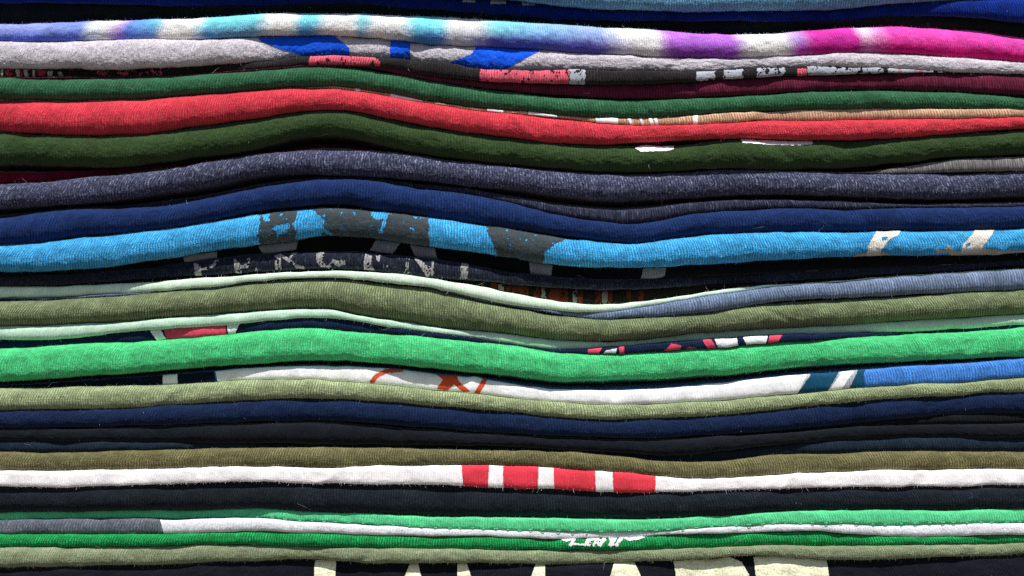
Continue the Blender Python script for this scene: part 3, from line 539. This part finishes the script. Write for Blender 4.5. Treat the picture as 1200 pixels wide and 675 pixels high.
# 28 sage light
L = shirt('light sage roll on top of the lower navy shirt', fabric('light_sage', (142, 156, 112), seed=28, rib=1.0, fleck=(190, 198, 150), fleck_amt=.3),
  T=crv((-84, 340, [(0, 458)]), Ct(1, (0, 456), (300, 451), (500, 450), (700, 441), (900, 432), (1191, 420)), Ct(2, (0, 420), (200, 415), (400, 425), (600, 440), (800, 462), (1000, 480), (1191, 497)), Ct(3, (0, 502), (200, 521), (400, 531), (600, 531), (800, 521), (1000, 509), (1191, 494)), Ct(4, (0, 490), (300, 466), (600, 446), (900, 430), (1191, 406)), (1284, 340, [(0, 398)])),
  B=crv((-84, 340, [(0, 562)]), Ct(1, (0, 560), (300, 554), (500, 555), (700, 541), (900, 531), (1191, 511)), Ct(2, (0, 510), (200, 505), (400, 510), (600, 521), (800, 541), (1000, 556), (1191, 567)), Ct(3, (0, 570), (200, 591), (400, 601), (600, 600), (800, 590), (1000, 579), (1191, 562)), Ct(4, (0, 556), (300, 530), (600, 505), (900, 486), (1191, 474)), (1284, 340, [(0, 468)])), front=.5, r=.7)
# 29 navy lower
L = shirt('lower navy roll between light sage and the black shirts', fabric('deep_navy', (22, 40, 74), seed=29),
  T=None, B=crv((-84, 340, [(0, 642)]), Ct(1, (0, 642), (300, 641), (600, 631), (900, 621), (1191, 613)), Ct(2, (0, 615), (300, 606), (500, 620), (800, 641), (1191, 667)), Ct(3, (0, 669), (300, 680), (500, 690), (700, 686), (900, 676), (1191, 662)), Ct(4, (0, 658), (300, 632), (600, 602), (900, 578), (1191, 572)), (1284, 340, [(0, 566)])), front=.2, r=.8, pale=.6)
# 30 thin dark teal-black right
L = shirt('thin black shirt peeking out at the right just below the lower navy roll', fabric('soft_black', (22, 28, 32), seed=30),
  T=None, B=crv((-84, 340, [(0, 646)]), Ct(1, (0, 646), (300, 645), (600, 635), (900, 625), (1191, 617)), Ct(2, (0, 619), (300, 610), (500, 624), (800, 645), (1191, 671)), Ct(3, (0, 673), (300, 684), (500, 694), (700, 692), (900, 684), (1191, 672)), Ct(4, (0, 670), (200, 654), (500, 630), (750, 622), (1191, 620)), (1284, 340, [(0, 618)])), front=[(-84, -2), (1000, -1.6), (1150, -.6), (1284, -.4)], r=.7)
# 31 black
L = shirt('plain black shirt above the dark slate and khaki ones', fabric('plain_black', (24, 28, 35), seed=31, rib=.9),
  T=None, B=crv((-84, 505, [(0, 46)]), D(1, (0, 46), (600, 49), (900, 56), (1191, 58)), D(2, (0, 60), (400, 66), (800, 70), (1191, 76)), D(3, (0, 72), (200, 84), (500, 104), (700, 116), (850, 112), (1000, 90)), D(4, (0, 72), (200, 54), (500, 34), (800, 31), (1191, 34)), (1284, 505, [(0, 34)])), front=.1, r=.9)
# 32 slate navy
L = shirt('dark slate blue shirt thin above the khaki roll at both ends', fabric('dark_slate', (28, 44, 58), seed=32),
  T=None, B=None, front=[(-84, -.7), (250, -.9), (330, -2.2), (800, -2.4), (950, -.8), (1284, -.4)], r=.75)
# 33 khaki
L = shirt('khaki brown roll resting on the white shirt with red blocks', fabric('khaki', (108, 104, 68), seed=33, rib=1.05),
  T=crv((-84, 505, [(0, 98)]), D(1, (0, 98), (300, 101), (600, 93), (900, 82), (1191, 80)), D(2, (0, 82), (300, 80), (500, 78), (900, 84), (1191, 89)), D(3, (0, 92), (300, 100), (500, 117), (700, 139), (850, 146), (1000, 137), (1191, 117)), D(4, (0, 115), (300, 103), (600, 93), (900, 95), (1191, 95)), (1284, 505, [(0, 95)])),
  B=crv((-84, 505, [(0, 183)]), D(1, (0, 182), (300, 183), (600, 180), (900, 170), (1191, 165)), D(2, (0, 165), (300, 172), (450, 169), (600, 159), (900, 156), (1191, 160)), D(3, (0, 165), (300, 180), (500, 191), (700, 213), (850, 221), (1000, 218), (1191, 211)), D(4, (0, 208), (200, 195), (400, 186), (800, 180), (1191, 180)), (1284, 505, [(0, 180)])), front=.4, r=.6)
# 34 white
L = shirt('off-white shirt with a row of red printed blocks', fabric('off_white', (236, 226, 226), seed=34, rib=.35, fuzz=.35, gain=1.2),
  T=None, B=crv((-84, 505, [(0, 258)]), D(1, (0, 258), (300, 262), (600, 251), (900, 242), (1191, 235)), D(2, (0, 238), (400, 245), (800, 250), (1191, 262)), D(3, (0, 268), (300, 276), (500, 288), (700, 286), (900, 278), (1191, 271)), D(4, (0, 268), (300, 263), (600, 262), (900, 258), (1191, 250)), (1284, 505, [(0, 248)])), front=.5, r=.45, q=.65, lump=.2, fuzz=.7)
for poly in ([(540, 538), (574, 540), (572, 574), (543, 574)], [(589, 538), (632, 540), (630, 580), (590, 580)], [(648, 540), (697.5, 545), (699, 585), (650, 585)], [(717, 545), (769, 550), (767.5, 585), (719, 585)]):
    pr(L, [poly], red_ink, name='printed_block', label='red printed block', warp=.25, seed=int(poly[0][0]))
# 35 black large
L = shirt('thick black roll directly under the off-white shirt', fabric('thick_black', (30, 38, 46), seed=35, rib=1.1),
  T=None, B=crv((-84, 505, [(0, 380)]), D(1, (0, 381), (300, 376), (600, 372), (900, 370), (1191, 366)), D(2, (0, 366), (300, 376), (600, 390), (900, 400), (1191, 405)), D(3, (0, 406), (300, 410), (600, 410), (900, 400), (1191, 384)), D(4, (0, 376), (300, 371), (600, 370), (900, 368), (1191, 362)), (1284, 505, [(0, 360)])), front=.5, r=.9)
# 36 green light
L = shirt('soft green shirt with a stitched lower edge under the thick black roll', fabric('soft_green', (76, 206, 132), seed=36, rib=.5, fuzz=.7),
  T=None, B=crv((-84, 505, [(0, 416)]), D(1, (0, 415), (400, 412), (800, 410), (1191, 409)), D(2, (0, 408), (300, 425), (600, 442), (900, 458), (1191, 463)), D(3, (0, 464), (300, 470), (500, 470), (700, 462), (900, 450), (1191, 440)), D(4, (0, 436), (300, 432), (600, 437), (900, 432), (1191, 432)), (1284, 505, [(0, 431)])), front=[(-84, -2.6), (250, -2.2), (380, -1), (500, 0), (1284, .2)], r=.5, q=.7, lump=.25)
HEM = L
# 37 grey / white
L = shirt('thin charcoal heather shirt turning white at a slanted edge, between two greens', fabric('slate_grey_heather', (92, 98, 108), fleck=(140, 146, 156), dark=(58, 62, 70), fleck_amt=.5, seed=37),
  T=None, B=crv((-84, 505, [(0, 481)]), D(1, (0, 480), (400, 483), (800, 475), (1191, 466)), D(2, (0, 468), (300, 475), (600, 485), (900, 488), (1191, 491)), D(3, (0, 492), (150, 498), (500, 494), (700, 482), (900, 475), (1191, 472)), D(4, (0, 468), (200, 466), (400, 478), (700, 490), (900, 488), (1191, 480)), (1284, 505, [(0, 478)])), front=[(-84, -.4), (150, -.4), (250, .2), (560, .15), (700, -.3), (900, .1), (1284, .4)], r=.5, lump=.2)
pr(L, [[(184.5, 600), (1260, 600), (1260, 640), (194, 640), (190, 620)]], ink('cool_white_ink', (224, 226, 232), seed=40, knit=.3, fuzz=.7), label='cool white print with slanted edge', warp=.25)
# 38 saturated green
L = shirt('saturated kelly green ribbed shirt with distressed white print at its centre', fabric('kelly_green', (10, 146, 70), seed=38, rib=1.25, fuzz=.6),
  T=None, B=crv((-84, 505, [(0, 542)]), D(1, (0, 541), (600, 536), (1191, 529)), D(2, (0, 530), (300, 541), (600, 546), (900, 550), (1191, 550)), D(3, (0, 552), (400, 556), (700, 548), (900, 541), (1191, 534)), D(4, (0, 530), (300, 535), (600, 530), (900, 528), (1191, 525)), (1284, 505, [(0, 524)])), front=.2, r=.7)
LA = tp(620, 610, 6.667, [(100, 60), (340, 60), (340, 150), (290, 165), (210, 140), (140, 118)], [(690, 60), (1020, 60), (960, 118), (850, 150), (780, 160), (720, 130)], [(330, 60), (700, 60), (700, 104), (330, 104)])
for a, w in ((330, 24), (440, 24), (470, 26), (510, 22), (560, 30), (640, 34), (690, 30)):
    LA += tp(620, 610, 6.667, *stroke([(a - 10, 195), (a + 55, 95)], w))
LA += tp(620, 610, 6.667, *stroke([(330, 180), (420, 186)], 20), *stroke([(500, 100), (545, 190)], 26), *stroke([(540, 150), (600, 150)], 16), *stroke([(610, 100), (660, 190)], 26), *stroke([(690, 108), (790, 100)], 18))
pr(L, LA, white_ink, label='distressed slanted white lettering', one=True, warp=.4, distress=.06)
# 39 sage
L = shirt('dusty sage roll resting on the lettered black shirt at the bottom', fabric('dusty_sage', (126, 138, 104), seed=39, rib=1.05),
  T=None, B=crv((-84, 505, [(0, 636)]), D(1, (0, 635), (400, 632), (700, 624), (1191, 607)), D(2, (0, 605), (150, 600), (300, 600), (500, 614), (800, 616), (1191, 613)), D(3, (0, 619), (300, 619), (500, 612), (700, 604), (900, 592), (1191, 580)), D(4, (0, 584), (200, 595), (400, 600), (700, 591), (1000, 581), (1191, 575)), (1284, 505, [(0, 572)])), front=.6, r=.65)
# 40 black with cream letters
L = shirt('bottom black shirt with large cream letters cut off by its fold', fabric('bottom_black', (26, 28, 38), seed=40, fuzz=1.1),
  T=None, B=[(-84, 740), (1284, 740)], front=[(-84, -.2), (1284, -.2)], r=.28, q=.6, fuzz=1.4)
I_ = tp(340, 640, 3.75, [(108, 69), (202, 70), (200, 90), (196, 300), (100, 300), (104, 100)])
A1_ = tp(340, 640, 3.75, [(528, 84), (562, 84), (572, 118), (640, 300), (590, 300), (570, 240), (520, 240), (490, 300), (430, 300), (505, 128)])
M_ = tp(340, 640, 3.75, [(734, 82), (776, 84), (795, 130), (930, 245), (1060, 130), (1082, 82), (1122, 84), (1122, 300), (1070, 300), (1070, 200), (930, 300), (790, 200), (790, 300), (734, 300)])
A2_ = tp(660, 640, 3.53, [(212, 74), (296, 76), (312, 100), (390, 290), (300, 290), (255, 200), (210, 290), (130, 290), (196, 118)])
R_ = tp(660, 640, 3.53, [(455, 72), (690, 56), (740, 74), (770, 118), (770, 170), (700, 205), (780, 290), (690, 290), (620, 215), (560, 215), (560, 290), (466, 290), (464, 110)])
T_ = tp(660, 640, 3.53, [(787, 56), (940, 48), (1085, 54), (1092, 60), (1105, 150), (1000, 150), (1000, 290), (890, 290), (890, 150), (798, 150), (792, 90)])
UP = lambda g: [[(a, b - (2.4 if b < 668 else 0)) for a, b in p] for p in g]
for nm, g in (('I', I_), ('A', A1_), ('M', M_), ('A', A2_), ('R', R_), ('T', T_)):
    pr(L, UP(g), cream_ink, name='printed_letter', label='cream printed letter ' + nm, warp=.15, seed=int(g[0][0][0]))

# ------------------------------------------------------------------ build
finish_layout()
GROUP = 'folded shirts stacked in one pile'
for L in SH:
    zb = (ZB - float(np.mean(L.bg))) * S
    o = bpy.data.objects.new('folded_shirt', build_body(L)); COL.objects.link(o)
    o['label'] = L.label; o['category'] = 'shirt'; o['group'] = GROUP
    # origin at the base of the folded cloth
    co = np.empty(len(o.data.vertices) * 3, np.float32); o.data.vertices.foreach_get('co', co); co[2::3] -= zb
    o.data.vertices.foreach_set('co', co); o.location = (0, 0, zb)
    for polys, mat, nm, lab, kw in L.prints:
        me = build_print(L, polys, mat, **kw)
        if me is None: print('empty print', L.label, lab); continue
        co = np.empty(len(me.vertices) * 3, np.float32); me.vertices.foreach_get('co', co); co[2::3] -= zb
        me.vertices.foreach_set('co', co)
        me.name = nm
        c = bpy.data.objects.new(nm, me); COL.objects.link(c); c.parent = o
        if lab: c['label'] = lab
    if L is HEM:      # row of small stitches along the hem
        V = []; F = []; UV = []
        x = -40.0
        while x < 1240:
            ln = rng.uniform(3.0, 5.0)
            xs = np.linspace(x, x + ln, 5); w0 = -0.80 + rng.uniform(-.03, .03)
            ph = np.full(5, math.asin(-(abs(w0) ** (1 / L.q))))
            c0 = surf(L, xs, ph, .00003); bulge = np.sin(np.linspace(0, math.pi, 5)) * .00022
            b0 = len(V)
            for k in range(5):
                for a in range(5):
                    t = 2 * math.pi * a / 5; rr = .00011
                    V.append((c0[k, 0], c0[k, 1] - bulge[k] + rr * math.cos(t), c0[k, 2] - zb + rr * math.sin(t))); UV.append((xs[k] * .2, a * .2))
            for k in range(4):
                for a in range(5):
                    F.append((b0 + k * 5 + a, b0 + k * 5 + (a + 1) % 5, b0 + k * 5 + 5 + (a + 1) % 5, b0 + k * 5 + 5 + a))
            x += ln + rng.uniform(8, 15)
        me = mesh_from('hem_stitching', V, [np.array(F)], UV, [ink('stitch_thread', (92, 196, 140), seed=50)])
        c = bpy.data.objects.new('hem_stitching', me); COL.objects.link(c); c.parent = o

# surface the stack rests on
nb = NT('worn_table_top')
tc = nb.n('ShaderNodeTexCoord')
grain = nb.noise(nb.xyz(nb.math('MULTIPLY', nb.n('ShaderNodeSeparateXYZ').outputs[0], 1.0), 0.0), 1.0)
mp = nb.n('ShaderNodeMapping'); nb.put(mp.inputs[0], tc.outputs['Object']); mp.inputs['Scale'].default_value = (4, 60, 4)
cl = nb.ramp(nb.noise(mp.outputs[0], 3.0, 5.0), [(0.3, (0.07, 0.05, 0.035)), (0.7, (0.16, 0.12, 0.085))])
bs = nb.n('ShaderNodeBsdfPrincipled'); nb.put(bs.inputs['Base Color'], cl); bs.inputs['Roughness'].default_value = 0.7
ou = nb.n('ShaderNodeOutputMaterial'); nb.put(ou.inputs[0], bs.outputs[0])
me = bpy.data.meshes.new('ground'); me.from_pydata([(-1, -0.35, 0), (1, -0.35, 0), (1, 0.6, 0), (-1, 0.6, 0)], [], [(0, 1, 2, 3)]); me.materials.append(nb.m)
g = bpy.data.objects.new('ground', me); COL.objects.link(g); g['kind'] = 'structure'; g.location.z = -0.0006

# ------------------------------------------------------------------ light and camera
EL, AZ = 65.0, 8.0
sun = bpy.data.lights.new('sun', 'SUN'); sun.energy = 5.0; sun.angle = math.radians(0.5); sun.color = (1.0, 0.975, 0.94)
so = bpy.data.objects.new('sun', sun); COL.objects.link(so); so.rotation_euler = (math.radians(90 - EL), 0, math.radians(AZ))
w = bpy.data.worlds.new('World'); scene.world = w; w.use_nodes = True
nt = w.node_tree; nt.nodes.clear()
sky = nt.nodes.new('ShaderNodeTexSky'); sky.sky_type = 'NISHITA'; sky.sun_disc = False
sky.sun_elevation = math.radians(EL); sky.sun_rotation = math.radians(180 + AZ)
bg = nt.nodes.new('ShaderNodeBackground'); bg.inputs['Strength'].default_value = 0.065
wo = nt.nodes.new('ShaderNodeOutputWorld'); nt.links.new(sky.outputs[0], bg.inputs[0]); nt.links.new(bg.outputs[0], wo.inputs[0])

DC = 0.9
cam = bpy.data.cameras.new('camera'); cam.sensor_width = 36; cam.lens = 36 * DC / 0.27; cam.clip_start = 0.02; cam.clip_end = 50
co_ = bpy.data.objects.new('camera', cam); COL.objects.link(co_)
co_.location = (0, -DC, (ZB - 337.5) * S); co_.rotation_euler = (math.radians(90), 0, 0)
scene.camera = co_
scene.view_settings.view_transform = 'Standard'; scene.view_settings.look = 'None'; scene.view_settings.exposure = 0
scene.render.engine = 'CYCLES'
scene.cycles.use_denoising = False
scene.cycles.max_bounces = 5; scene.cycles.diffuse_bounces = 4
scene.render.filter_size = 1.2 if hasattr(scene.render, 'filter_size') else 1.5
